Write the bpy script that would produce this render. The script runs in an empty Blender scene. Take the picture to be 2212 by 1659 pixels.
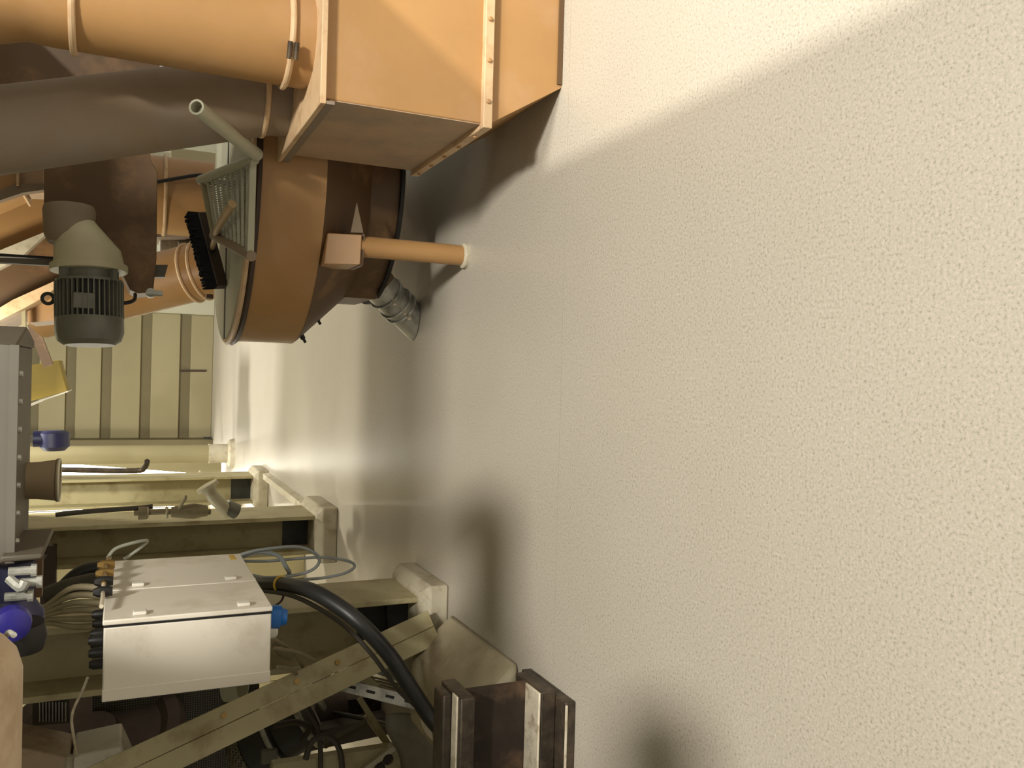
import bpy, bmesh, math, random
from mathutils import Vector, Matrix
random.seed(7)
S = bpy.context.scene
COL = S.collection
# ------------------------------------------------------------------ camera
# The photograph was taken with the camera rolled a quarter turn: world up points to the left of the frame.
F = 1840.0; CAMH = 1.6
Zc = -Vector((-94., -4050., 1840.)).normalized()
Yc = Vector((36.5, 835., 1840.)); Yc = (Yc - Zc*Yc.dot(Zc)).normalized()
Xc = Yc.cross(Zc)
if Xc.x < 0: Xc = -Xc
MW = Matrix((Xc, Yc, Zc))                    # (right, up, ahead) of the upright view -> world
right, up, ahead = (MW @ Vector(v) for v in ((1,0,0), (0,1,0), (0,0,1)))
cd = bpy.data.cameras.new('camera'); cam = bpy.data.objects.new('camera', cd); COL.objects.link(cam)
cd.sensor_width = 36.0; cd.lens = F/2212*36; cd.clip_start = 0.05; cd.clip_end = 100
ex, ey, ez = -up, right, -ahead
cam.matrix_world = Matrix(((ex.x, ey.x, ez.x, 0), (ex.y, ey.y, ez.y, 0), (ex.z, ey.z, ez.z, CAMH), (0,0,0,1)))
S.camera = cam
O = Vector((0, 0, CAMH))
def P(x, y, Y=None, z=None, X=None):
    """a photograph point -> world point on the plane of the given depth, height or side distance"""
    r = MW @ Vector((1659-y-829.5, 1106-x, F))
    t = Y/r.y if Y is not None else ((z-CAMH)/r.z if z is not None else X/r.x)
    return O + r*t
# ------------------------------------------------------------------ view, world, lamps
vs = S.view_settings
vs.view_transform = 'Standard'; vs.look = 'None'; vs.gamma = 1; vs.use_curve_mapping = False
vs.exposure = 0.0
w = bpy.data.worlds.new('world'); S.world = w; w.use_nodes = True
w.node_tree.nodes['Background'].inputs[0].default_value = (1.0, 0.93, 0.80, 1)
w.node_tree.nodes['Background'].inputs[1].default_value = 0.42
def area(name, loc, target, sx, sy, power, col=(1, .86, .66), spread=180):
    l = bpy.data.lights.new(name, 'AREA'); l.shape = 'RECTANGLE'; l.size = sx; l.size_y = sy
    l.energy = power; l.color = col; l.spread = math.radians(spread)
    o = bpy.data.objects.new(name, l); COL.objects.link(o); o.location = loc
    o.rotation_euler = (Vector(target)-Vector(loc)).to_track_quat('-Z', 'Y').to_euler()
    return o
W1 = (1, .94, .83)
area('lamp_right', (3.7, 0.6, 4.2), (1.2, 0.6, 0), 2.0, 0.06, 310, W1)
area('lamp_behind', (1.9, -1.0, 3.7), (0.0, 2.4, 0), 0.25, 0.25, 14, W1)
area('lamp_overhead', (1.9, -2.2, 7.0), (0.0, 1.8, 0), 0.7, 1.0, 900, (1, .955, .87))
area('lamp_far', (-0.1, 12.5, 5.0), (-0.1, 12.5, 0), 0.4, 0.4, 295, (1, .96, .87))
area('lamp_mid', (-0.2, 8.8, 4.4), (-0.2, 8.6, 0), 0.3, 0.3, 150, (1, .95, .78))
area('lamp_left_bay', (-2.8, 6.7, 2.5), (-2.9, 7.2, 0), 0.4, 0.4, 30, (1, .93, .76))
area('lamp_chutes', (0.0, 5.9, 2.55), (0.8, 6.7, 1.9), 0.25, 0.25, 20, (1, .92, .76))
area('lamp_end_bay', (-3.5, 14.0, 4.8), (-3.0, 15.0, 0), 1.0, 1.0, 160, (1, .96, .86))
# ------------------------------------------------------------------ materials
def lin(c):
    return tuple(((v/255)/12.92 if v/255 <= .04045 else ((v/255+.055)/1.055)**2.4) for v in c)
def mat(name, col, rough=.5, metal=0., var=.12, vscale=6., dirt=None, dscale=4., damt=.5, bump=0., bscale=60., emit=None, spec=.5):
    m = bpy.data.materials.new(name); m.use_nodes = True
    nt = m.node_tree; N = nt.nodes; L = nt.links; b = N['Principled BSDF']
    tc = N.new('ShaderNodeTexCoord')
    c = lin(col)
    def noise(sc, det=4., ro=.6):
        n = N.new('ShaderNodeTexNoise'); n.inputs['Scale'].default_value = sc; n.inputs['Detail'].default_value = det
        n.inputs['Roughness'].default_value = ro; L.new(tc.outputs['Object'], n.inputs['Vector']); return n
    def ramp(src, p0, p1, c0, c1):
        r = N.new('ShaderNodeValToRGB'); r.color_ramp.elements[0].position = p0; r.color_ramp.elements[1].position = p1
        r.color_ramp.elements[0].color = (*c0, 1); r.color_ramp.elements[1].color = (*c1, 1); L.new(src, r.inputs[0]); return r
    r = ramp(noise(vscale).outputs[0], .3, .7, [v*(1-var) for v in c], [min(1, v*(1+var)) for v in c])
    out = r.outputs[0]
    if dirt:
        k = ramp(noise(dscale, 8, .65).outputs[0], .62-.3*damt, .82-.2*damt, (0,0,0), (1,1,1))
        mx = N.new('ShaderNodeMix'); mx.data_type = 'RGBA'; mx.inputs[7].default_value = (*lin(dirt), 1)
        L.new(k.outputs[0], mx.inputs[0]); L.new(out, mx.inputs[6]); out = mx.outputs[2]
    L.new(out, b.inputs['Base Color'])
    b.inputs['Roughness'].default_value = rough; b.inputs['Metallic'].default_value = metal
    b.inputs['Specular IOR Level'].default_value = spec
    if bump:
        bp = N.new('ShaderNodeBump'); bp.inputs['Strength'].default_value = bump; bp.inputs['Distance'].default_value = .004
        L.new(noise(bscale).outputs[0], bp.inputs['Height']); L.new(bp.outputs[0], b.inputs['Normal'])
    if emit:
        b.inputs['Emission Color'].default_value = (*lin(emit[0]), 1); b.inputs['Emission Strength'].default_value = emit[1]
    return m
M = dict(
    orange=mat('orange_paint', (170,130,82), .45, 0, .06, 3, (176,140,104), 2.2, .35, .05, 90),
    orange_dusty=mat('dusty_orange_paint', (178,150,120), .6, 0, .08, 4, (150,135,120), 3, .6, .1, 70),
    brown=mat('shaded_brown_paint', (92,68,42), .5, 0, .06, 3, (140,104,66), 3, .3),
    pale_orange=mat('pale_orange_edge', (206,176,138), .5, 0, .05, 6, (170,130,92), 9, .35),
    dusty_pipe=mat('dust_coated_paint', (136,118,96), .7, 0, .1, 2.5, (140,128,115), 2, .6, .15, 50),
    cream=mat('cream_column_paint', (172,163,126), .5, 0, .06, 4, (136,118,80), 5, .35, .05, 80),
    cream_wall=mat('cream_cladding', (146,137,103), .5, 0, .03, 2),
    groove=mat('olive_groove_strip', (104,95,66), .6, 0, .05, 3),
    grey_wall=mat('smooth_grey_panel', (176,174,152), .55, 0, .04, 2),
    concrete=mat('painted_concrete', (172,162,136), .6, 0, .06, 5, (140,128,104), 3, .4, .2, 40),
    white_concrete=mat('whitewashed_concrete', (190,182,160), .7, 0, .08, 9, (140,124,96), 6, .4, .3, 60),
    cabinet=mat('light_grey_enamel', (218,211,197), .4, 0, .02, 2, (176,164,140), 1.6, .25),
    cabinet_edge=mat('white_enamel_trim', (226,220,206), .35, 0, .02, 3),
    galv=mat('galvanised_steel', (188,188,180), .42, .45, .18, 14, (110,112,104), 9, .4, .1, 60),
    steel=mat('bare_dark_steel', (74,66,57), .45, .6, .25, 12, (112,98,82), 9, .45, .2, 50),
    steel_bright=mat('pale_bright_steel', (222,212,190), .35, .3, .12, 30, (150,130,100), 18, .4),  # pale steel; also paints the light on the floor beam's flange edges
    rust=mat('rusty_dark_web', (50,40,33), .6, .3, .3, 8, (112,88,66), 5, .5, .25, 40),
    gusset=mat('blue_grey_bare_plate', (62,64,62), .45, .4, .2, 10),
    grey_paint=mat('grey_beam_paint', (104,99,90), .5, 0, .06, 5, (110,104,92), 4, .4),
    grey_dark=mat('dark_grey_beam_paint', (82,75,63), .55, 0, .08, 5),
    beige_pipe=mat('beige_pipe_paint', (176,156,130), .45, 0, .06, 5, (136,108,76), 6, .35),
    motor=mat('grey_green_motor_enamel', (114,114,104), .42, .1, .08, 8, (92,92,82), 6, .4),
    motor_light=mat('pale_gearbox_enamel', (190,184,156), .45, 0, .06, 6),
    motor_dark=mat('dark_finned_casting', (54,54,48), .5, .2, .1, 10),
    rubber=mat('black_rubber_hose', (36,36,36), .42, 0, .15, 12),
    rubber_grey=mat('dark_grey_sleeve', (66,62,52), .6, 0, .15, 8),
    black=mat('black_plastic', (20,18,16), .5, 0, .1, 10),
    bristle=mat('black_bristles', (16,17,22), .85, 0, .3, 120, None, 4, .5, .8, 220),
    dark_wood=mat('dark_stained_broom_board', (54,40,30), .5, 0, .2, 14),
    wood=mat('worn_wooden_handle', (178,152,112), .55, 0, .1, 20),
    hose=mat('pale_blue_grey_tube', (140,146,146), .4, 0, .05, 10),
    clear=mat('cloudy_plastic_tube', (150,152,138), .25, 0, .05, 10),
    cable=mat('dusty_grey_cable', (136,126,98), .6, 0, .12, 14),
    yellow=mat('yellow_paint', (128,108,20), .45, 0, .06, 5),
    yellow_tag=mat('yellow_tag', (206,170,60), .5, 0, .05, 30),
    blue=mat('blue_enamel', (34,28,120), .4, 0, .1, 9),
    blue_plug=mat('bright_blue_plastic', (24,98,176), .35, 0, .04, 9),
    navy=mat('navy_blue_enamel', (22,24,64), .45, 0, .1, 9),
    pulley=mat('dark_brown_iron', (84,74,70), .5, .3, .15, 8),
    sheet=mat('grey_plastic_sheet', (116,112,98), .5, 0, .1, 3, (90,86,76), 4, .4, .3, 14),
    duct_hood=mat('brown_grey_horn_paint', (128,112,86), .5, 0, .08, 6),
    brass=mat('brass_fitting', (150,122,72), .35, .8, .1, 20),
    white=mat('white_plastic', (216,212,200), .4, 0, .02, 5),
    daylight=mat('daylight_pane', (255,250,235), .3, 0, 0, 1, emit=((255,250,235), 9.0)),
    joint=mat('floor_joint', (163,155,143), .6, 0, .05, 5),
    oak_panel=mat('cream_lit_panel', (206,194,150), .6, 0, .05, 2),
)
def perforated():
    m = mat('perforated_guard_sheet', (104,98,78), .5, .2, .1, 6)
    nt = m.node_tree; N = nt.nodes; L = nt.links; b = N['Principled BSDF']
    src = b.inputs['Base Color'].links[0].from_socket
    tc = N.new('ShaderNodeTexCoord'); v = N.new('ShaderNodeTexVoronoi'); v.inputs['Scale'].default_value = 70; v.inputs['Randomness'].default_value = 0
    L.new(tc.outputs['Object'], v.inputs['Vector'])
    g = N.new('ShaderNodeMath'); g.operation = 'LESS_THAN'; g.inputs[1].default_value = .42; L.new(v.outputs['Distance'], g.inputs[0])
    mx = N.new('ShaderNodeMix'); mx.data_type = 'RGBA'; mx.inputs[7].default_value = (.012, .011, .008, 1)
    L.new(g.outputs[0], mx.inputs[0]); L.new(src, mx.inputs[6]); L.new(mx.outputs[2], b.inputs['Base Color'])
    return m
M['perf'] = perforated()
def floor_mat():
    m = bpy.data.materials.new('speckled_resin_floor'); m.use_nodes = True
    nt = m.node_tree; N = nt.nodes; L = nt.links; b = N['Principled BSDF']
    tc = N.new('ShaderNodeTexCoord')
    def noise(sc, det, ro=.6):
        n = N.new('ShaderNodeTexNoise'); n.inputs['Scale'].default_value = sc; n.inputs['Detail'].default_value = det
        n.inputs['Roughness'].default_value = ro; L.new(tc.outputs['Object'], n.inputs['Vector']); return n
    def ramp(src, els):
        r = N.new('ShaderNodeValToRGB')
        while len(r.color_ramp.elements) < len(els): r.color_ramp.elements.new(.5)
        for e, (p, c) in zip(r.color_ramp.elements, els): e.position = p; e.color = (*lin(c), 1)
        L.new(src, r.inputs[0]); return r
    base = ramp(noise(1.1, 5).outputs[0], [(.3, (172,165,153)), (.7, (184,177,166))])
    sp = ramp(noise(120, 3, .7).outputs[0], [(.34, (126,118,106)), (.44, (172,168,150)), (.56, (184,175,163)), (.66, (204,190,178))])
    mx = N.new('ShaderNodeMix'); mx.data_type = 'RGBA'; mx.inputs[0].default_value = .6
    L.new(base.outputs[0], mx.inputs[6]); L.new(sp.outputs[0], mx.inputs[7])
    # a few dark chips
    v = noise(9, 1); k = N.new('ShaderNodeMath'); k.operation = 'GREATER_THAN'; k.inputs[1].default_value = .835; L.new(v.outputs[0], k.inputs[0])
    m2 = N.new('ShaderNodeMix'); m2.data_type = 'RGBA'; m2.inputs[7].default_value = (*lin((120,110,96)), 1)
    L.new(k.outputs[0], m2.inputs[0]); L.new(mx.outputs[2], m2.inputs[6])
    L.new(m2.outputs[2], b.inputs['Base Color'])
    rr = N.new('ShaderNodeMapRange'); rr.inputs[3].default_value = .30; rr.inputs[4].default_value = .38
    L.new(noise(2.5, 4).outputs[0], rr.inputs[0]); L.new(rr.outputs[0], b.inputs['Roughness'])
    b.inputs['Specular IOR Level'].default_value = .5
    bp = N.new('ShaderNodeBump'); bp.inputs['Strength'].default_value = .10; bp.inputs['Distance'].default_value = .002
    L.new(noise(120, 3).outputs[0], bp.inputs['Height']); L.new(bp.outputs[0], b.inputs['Normal'])
    return m
M['floor'] = floor_mat()
# ------------------------------------------------------------------ mesh helpers
def wloc(o):
    v = Vector((0,0,0))
    while o is not None: v += o.location; o = o.parent
    return v
def basis(d, roll=None):
    d = Vector(d).normalized()
    a = Vector(roll) if roll is not None else (Vector((0,0,1)) if abs(d.z) < .92 else Vector((0,1,0)))
    s = d.cross(a).normalized(); t = s.cross(d).normalized()
    return s, t, d
class MB:
    """collects shapes in world coordinates; build() links them as one mesh object"""
    def __init__(self): self.v = []; self.f = []
    def add(self, vs, fs):
        n = len(self.v); self.v += [tuple(v) for v in vs]; self.f += [tuple(i+n for i in f) for f in fs]; return self
    def box(self, a, b):
        (x0,y0,z0), (x1,y1,z1) = a, b
        return self.add([(x0,y0,z0),(x1,y0,z0),(x1,y1,z0),(x0,y1,z0),(x0,y0,z1),(x1,y0,z1),(x1,y1,z1),(x0,y1,z1)],
            [(0,3,2,1),(4,5,6,7),(0,1,5,4),(1,2,6,5),(2,3,7,6),(3,0,4,7)])
    def prism(self, pts, vec):
        """planar outline pts swept along vec"""
        vec = Vector(vec); n = len(pts); pts = [Vector(p) for p in pts]
        return self.add(pts+[p+vec for p in pts], [tuple(range(n)), tuple(range(2*n-1, n-1, -1))]+[(i, i+n, (i+1) % n+n, (i+1) % n) for i in range(n)])
    def bar(self, a, b, wx, wz, roll=None):
        a, b = Vector(a), Vector(b); s, t, d = basis(b-a, roll)
        q = [s*wx/2+t*wz/2, -s*wx/2+t*wz/2, -s*wx/2-t*wz/2, s*wx/2-t*wz/2]
        return self.prism([a+k for k in q], b-a)
    def lathe(self, a, d, prof, n=32, cap=True, roll=None):
        """prof: (distance along d, radius)"""
        a = Vector(a); s, t, d = basis(d, roll); vs = []; fs = []
        for h, r in prof:
            for i in range(n):
                an = 2*math.pi*i/n; vs.append(a+d*h+s*(r*math.cos(an))+t*(r*math.sin(an)))
        for k in range(len(prof)-1):
            for i in range(n):
                j = (i+1) % n; fs.append((k*n+i, k*n+j, (k+1)*n+j, (k+1)*n+i))
        if cap: fs += [tuple(range(n-1, -1, -1)), tuple(range((len(prof)-1)*n, len(prof)*n))]
        return self.add(vs, fs)
    def tube(self, pts, r, n=10, smooth=0, cap=True):
        pts = [Vector(p) for p in pts]
        if smooth: pts = spline(pts, smooth)
        rs = r if isinstance(r, (list, tuple)) else [r]*len(pts)
        if len(rs) != len(pts): rs = [rs[0]+(rs[-1]-rs[0])*i/(len(pts)-1) for i in range(len(pts))]
        vs = []; fs = []; s0 = None
        for i, p in enumerate(pts):
            d = (pts[min(i+1, len(pts)-1)]-pts[max(i-1, 0)]).normalized()
            if s0 is None: s0 = basis(d)[0]
            s0 = (s0-d*s0.dot(d)).normalized(); t = d.cross(s0)
            for k in range(n):
                an = 2*math.pi*k/n; vs.append(p+s0*(rs[i]*math.cos(an))+t*(rs[i]*math.sin(an)))
        for i in range(len(pts)-1):
            for k in range(n):
                j = (k+1) % n; fs.append((i*n+k, i*n+j, (i+1)*n+j, (i+1)*n+k))
        if cap: fs += [tuple(range(n-1, -1, -1)), tuple(range((len(pts)-1)*n, len(pts)*n))]
        return self.add(vs, fs)
    def torus(self, c, axis, R, r, n=40, m=10):
        s, t, d = basis(axis); c = Vector(c)
        pts = [c+s*(R*math.cos(2*math.pi*i/n))+t*(R*math.sin(2*math.pi*i/n)) for i in range(n)]
        vs = []; fs = []
        for i in range(n):
            e = (pts[i]-c).normalized()
            for k in range(m):
                an = 2*math.pi*k/m; vs.append(pts[i]+e*(r*math.cos(an))+d*(r*math.sin(an)))
        for i in range(n):
            for k in range(m): fs.append((i*m+k, ((i+1) % n)*m+k, ((i+1) % n)*m+(k+1) % m, i*m+(k+1) % m))
        return self.add(vs, fs)
    def build(self, name, m, parent=None, bevel=0, smooth=32, seg=2):
        base = wloc(parent) if parent else Vector((0,0,0))
        me = bpy.data.meshes.new(name); me.from_pydata([tuple(Vector(v)-base) for v in self.v], [], self.f)
        bm = bmesh.new(); bm.from_mesh(me); bmesh.ops.recalc_face_normals(bm, faces=bm.faces); bm.to_mesh(me); bm.free()
        me.materials.append(M[m] if isinstance(m, str) else m)
        if smooth:
            me.polygons.foreach_set('use_smooth', [True]*len(me.polygons)); me.set_sharp_from_angle(angle=math.radians(smooth))
        o = bpy.data.objects.new(name, me); COL.objects.link(o)
        if parent: o.parent = parent
        if bevel:
            b = o.modifiers.new('bevel', 'BEVEL'); b.width = bevel; b.segments = seg; b.limit_method = 'ANGLE'; b.angle_limit = math.radians(40)
        return o
def spline(p, k):
    out = []
    for i in range(len(p)-1):
        a, b, c, d = p[max(i-1, 0)], p[i], p[i+1], p[min(i+2, len(p)-1)]
        for j in range(k):
            t = j/k; out.append(.5*((2*b)+(c-a)*t+(2*a-5*b+4*c-d)*t*t+(3*b-a-3*c+d)*t**3))
    return out+[p[-1]]
def tag(o, label, cat, group=None, kind=None):
    o['label'] = label; o['category'] = cat
    if group: o['group'] = group
    if kind: o['kind'] = kind
    return o
def thing(name, loc, label, cat, group=None):
    o = bpy.data.objects.new(name, None); COL.objects.link(o); o.location = loc; o.empty_display_size = .1
    return tag(o, label, cat, group)
def struct(o): o['kind'] = 'structure'; return o
def ring_clamp(c, axis, R, parent, m='pale_orange', r=.012, name='clamp_ring'):
    return MB().torus(c, axis, R, r).build(name, m, parent)
# ================================================================== the setting
struct(MB().box((-9, -4, -.2), (7, 18.4, 0)).build('floor', 'floor', smooth=0))
# floor joint seam running across, just behind the bin's front edge
struct(MB().box((-1.2, 3.043, .0), (1.9, 3.046, .0004)).build('trim_1', 'joint', smooth=0))
# far wall of broad horizontal boards with narrow recessed strips
zs = [(.42,.62), (1.14,1.33), (1.84,2.02), (2.45,2.62), (3.06,3.22), (3.66,3.82), (4.3,4.45)]
wm = MB(); z0 = 0.
for a, b in zs+[(5.2, 5.2)]:
    wm.box((-1.38, 18.1, z0), (1.08, 18.3, a)); z0 = b
far = struct(wm.build('wall_far', 'cream_wall', bevel=.012))
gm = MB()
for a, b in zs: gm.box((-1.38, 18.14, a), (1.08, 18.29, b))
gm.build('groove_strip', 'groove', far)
struct(MB().box((1.08, 18.0, 0), (5, 18.3, 5.2)).build('wall_far_right', 'grey_wall', bevel=.01))
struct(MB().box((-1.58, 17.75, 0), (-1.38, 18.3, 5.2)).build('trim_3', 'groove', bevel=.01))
struct(MB().box((-2.75, 18.2, .1), (-1.56, 18.25, 4.2)).build('window_1', 'daylight', smooth=0))
pm = MB()
for i in range(12): pm.box((-9+i*.52, 18.1, 0), (-9+i*.52+.51, 18.2, 5.2))
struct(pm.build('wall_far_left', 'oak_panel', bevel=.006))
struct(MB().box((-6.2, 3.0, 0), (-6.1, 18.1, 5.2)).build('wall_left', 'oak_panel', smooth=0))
# partition of pale cladding closing the bay behind the columns, with a dark low rail frame
pm = MB()
for i in range(14): pm.box((-6.1+i*.318, 8.2, 0), (-6.1+i*.318+.312, 8.26, 5))
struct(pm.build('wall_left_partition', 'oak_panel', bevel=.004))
# low kerb strip along the column line
struct(MB().prism([(-1.22,7.7,0),(-1.235,7.7,.07),(-1.30,7.7,.07),(-1.32,7.7,0)], (0, 3.0, 0)).build('baseboard_left', 'white_concrete', smooth=0))
# unseen panels added above the picture to cut the lamps' light
struct(MB().box((2.30, -3.0, 2.2), (2.36, 3.6, 5.2)).build('light_blocker_right', 'cream_wall', smooth=0))
struct(MB().box((-1.7, 10.7, 3.35), (3, 11.67, 4.9)).build('light_blocker_far', 'grey_wall', smooth=0))
# unseen deck over the machines, its outline cut to shape the shade
struct(MB().prism([(-6,-3,2.6),(-.35,-3,2.6),(-.35,1.2,2.6),(-.06,1.35,2.6),(-.06,1.74,2.6),(-.36,1.98,2.6),(-.50,2.46,2.6),(-.48,7.74,2.6),(-6,7.74,2.6)], (0,0,.15)).build('shade_deck', 'grey_wall', smooth=0))
struct(MB().prism([(-.48,3.2,2.6),(-.14,3.2,2.6),(-.14,2.1,2.6),(1.22,2.1,2.6),(1.22,3.1,2.6),(.88,3.1,2.6),(.88,3.75,2.6),(2.28,3.75,2.6),(2.28,7.74,2.6),(-.48,7.74,2.6)], (0,0,.15)).build('shade_deck', 'grey_wall', smooth=0))
# ================================================================== left row of columns
def column(loc, x0, x1, y0, y1, h, label, plinth, tf=.03, foot=.5, zb=.12):
    c = thing('steel_column', loc, label, 'column', 'steel columns along the left side')
    ym = (y0+y1)/2
    MB().box((x1-tf, y0, zb), (x1, y1, h)).build('flange', 'cream', c, bevel=.004)
    MB().box((x0, y0, zb), (x0+tf, y1, h)).build('flange', 'cream', c, bevel=.004)
    MB().box((x0+tf, ym-.015, zb+foot), (x1-tf, ym+.015, h)).build('web', 'cream', c)
    MB().box((x0+tf, ym-.02, zb), (x1-tf, ym+.02, zb+foot)).build('foot_plate', 'gusset', c)['label'] = 'bare blue grey steel foot plate'
    m = MB(); e = .07
    a = [(x0-e,y0-e,0),(x1+e,y0-e,0),(x1+e,y1+e,0),(x0-e,y1+e,0)]; t = [(x0-.02,y0-.02,plinth),(x1+.02,y0-.02,plinth),(x1+.02,y1+.02,plinth),(x0-.02,y1+.02,plinth)]
    k = [(p[0], p[1], plinth*.7) for p in a]
    m.add(a+k+t, [(3,2,1,0),(8,9,10,11)]+[(i+4*r, (i+1) % 4+4*r, (i+1) % 4+4*(r+1), i+4*(r+1)) for r in (0,1) for i in range(4)])
    m.build('plinth', 'white_concrete', c, bevel=.012)
    return c
colC = column((-1.34,4.55,0), -1.52, -1.19, 4.34, 4.80, 4.6, 'cream steel column with stained flange behind the light grey cabinet', .15, foot=.30)
colB = column((-1.33,7.2,0), -1.48, -1.17, 6.95, 7.55, 4.6, 'cream steel column just beyond the grey cabinet, its pale flange carrying pipe fittings', .17, foot=.26)
colA = column((-1.42,10.8,0), -1.60, -1.27, 10.6, 11.1, 4.6, 'cream steel column farthest along the row beside the bright opening', .17, foot=.28)
# bright round downpipe by the far opening
dp = thing('downpipe', P(500,985,Y=14.2)*1, 'sunlit cream round downpipe standing in front of the bright opening', 'pipe')
dpc = Vector((-1.33, 14.2, 0)); dp.location = dpc
MB().lathe(dpc+Vector((0,0,.34)), (0,0,1), [(0,.14),(4.2,.14)], 28).build('pipe', 'cream_wall', dp)
MB().lathe(dpc+Vector((0,0,.08)), (0,0,1), [(0,.15),(.26,.15),(.30,.155)], 28).build('sleeve', 'white_concrete', dp)
MB().lathe(dpc, (0,0,1), [(0,.24),(.07,.22),(.10,.17)], 28).build('plinth', 'white_concrete', dp)
# leaning strut behind it, and the sloping sheet edge across the opening
st = MB().bar((-1.98,13.0,.0), (-1.50,13.0,.62), .1, .1).build('leaning_strut', 'cream'); tag(st, 'short leaning cream strut at the floor behind the far column', 'strut')
sg = MB().prism([P(478,988,Y=15.6), P(40,988,Y=15.6), P(60,995,Y=15.6), P(478,1027,Y=15.6)], (0,.06,0)).build('sloping_panel', 'cream_wall')
tag(sg, 'tall cream sheet with a sloping edge against the bright opening', 'panel')
# bent rod hanging beside the far column
rb = MB().tube([P(80,1013,Y=10.56), P(150,1015,Y=10.56), P(290,1017,Y=10.56), P(312,1010,Y=10.5), P(318,996,Y=10.4)], .03, 8, 4).build('bent_rod', 'steel')
tag(rb, 'dark bent rod hanging beside the far cream column', 'rod')
# pipe fittings on the middle column
ft = thing('pipe_fitting', P(480,1098,Y=6.9), 'grey green elbow fitting with clamps bolted to the middle column flange', 'pipe fitting')
MB().tube([P(448,1052,Y=6.85), P(462,1075,Y=6.85), P(480,1092,Y=6.86), P(492,1106,Y=6.93)], [.045,.05,.05,.05], 14).build('elbow', 'motor_light', ft)
MB().lathe(P(446,1048,Y=6.85), P(466,1080,Y=6.85)-P(446,1048,Y=6.85), [(0,.085),(.03,.085),(.03,.05),(.06,.05)], 18).build('flange', 'motor_light', ft)
MB().lathe(P(487,1095,Y=6.9), (-.3,.2,-.6), [(0,.06),(.1,.06)], 14).build('nut', 'motor', ft)
vt = thing('hand_valve', P(400,1103,Y=6.92), 'small hand valve and pipe run on the middle column flange', 'valve')
MB().tube([P(290,1108,Y=6.93), P(350,1105,Y=6.9), P(455,1106,Y=6.92)], .022, 10).build('pipe', 'cable', vt)
MB().lathe(P(370,1106,Y=6.9)-Vector((0,0,.0)), (0,0,-1), [(0,.04),(.16,.06),(.26,.04)], 16).build('valve_body', 'cable', vt)
MB().bar(P(385,1102,Y=6.88), P(402,1073,Y=6.8), .03, .015).build('lever', 'cable', vt)
MB().lathe(P(308,1108,Y=6.92)-Vector((0,0,.03)), (0,0,1), [(0,.05),(.06,.05)], 12).build('union', 'cable', vt)
for q in (318, 360): MB().torus(P(q,1107,Y=6.92), (0,0,1), .035, .012, 18, 6).build('clip', 'motor_light', vt)
cb = MB().tube([P(120,1112,Y=6.93), P(200,1104,Y=6.93), P(290,1098,Y=6.93), P(330,1094,Y=6.93)], .018, 8, 4).build('cable_run', 'rubber_grey'); tag(cb, 'dark cable running down the middle column flange', 'cable')
# ================================================================== cabinet
cab = thing('control_cabinet', (-1.065,3.93,1.06), 'light grey double-door control cabinet with hose loops beside it', 'cabinet')
x0, x1, y0, y1, z0, z1 = -1.215, -.945, 3.40, 4.44, 1.06, 1.652
MB().box((x0, y0, z0), (x1, y1, z1)).build('body', 'cabinet', cab, bevel=.006)
MB().box((x0-.001, y0-.003, z0-.001), (x0+.045, y1+.003, z1+.001)).build('rear_flange', 'cabinet', cab, bevel=.004)
for ya, yb in ((y0, 3.845), (3.853, y1)):
    d = MB().box((x1+.006, ya, z0-.004), (x1+.026, yb, z1+.004)).build('door', 'cabinet', cab, bevel=.005)
    hy = ya+.05 if ya == y0 else ya+.05
    for hz in (z0+.1, z1-.12): MB().box((x1+.026, hy-.02, hz-.024), (x1+.040, hy+.02, hz+.024)).build('hinge', 'white', d, bevel=.004)
MB().box((x1, y0-.002, z0), (x1+.006, y1, z1)).build('door_gasket', 'black', cab)
lb = MB().box((x1+.026, 4.30, z0+.03), (x1+.028, 4.41, z0+.055)).build('warning_label', 'yellow_tag', cab); lb['label'] = 'small yellow label strip'
gl = MB()
for i in range(5): gl.lathe((-1.17+i*.05, 3.6+(i % 2)*.12, z1-.002), (0,0,1), [(0,.018),(.03,.018),(.05,.012)], 12)
for i, yy in enumerate((3.44, 3.50, 3.57, 3.64, 3.72, 3.8, 3.9, 4.0)):
    MB().lathe((-1.0-.16*((i*7) % 5)/5, yy, z1), (0,0,1), [(0,.02),(.035,.02),(.05,.013)], 12).build('cable_gland', 'black', cab)
pl = MB().lathe((-.985, 3.50, z0), (-.1,-.1,-1), [(0,.042),(.02,.046),(.05,.046),(.055,.036),(.075,.03)], 20).build('plug_connector', 'blue_plug', cab); pl['label'] = 'bright blue connector under the cabinet'
MB().lathe((-1.08, 3.62, z0), (0,0,-1), [(0,.03),(.05,.03),(.06,.02)], 14).build('cable_gland', 'white', cab)
# bracket arm behind it that ties the cabinet to the column
MB().bar((-1.24, 4.2, 1.25), (-1.24, 4.5, 1.25), .05, .05).build('mounting_rail', 'grey_paint', cab)
MB().bar((-1.24, 4.2, 1.50), (-1.24, 4.5, 1.50), .05, .05).build('mounting_rail', 'grey_paint', cab)
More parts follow.
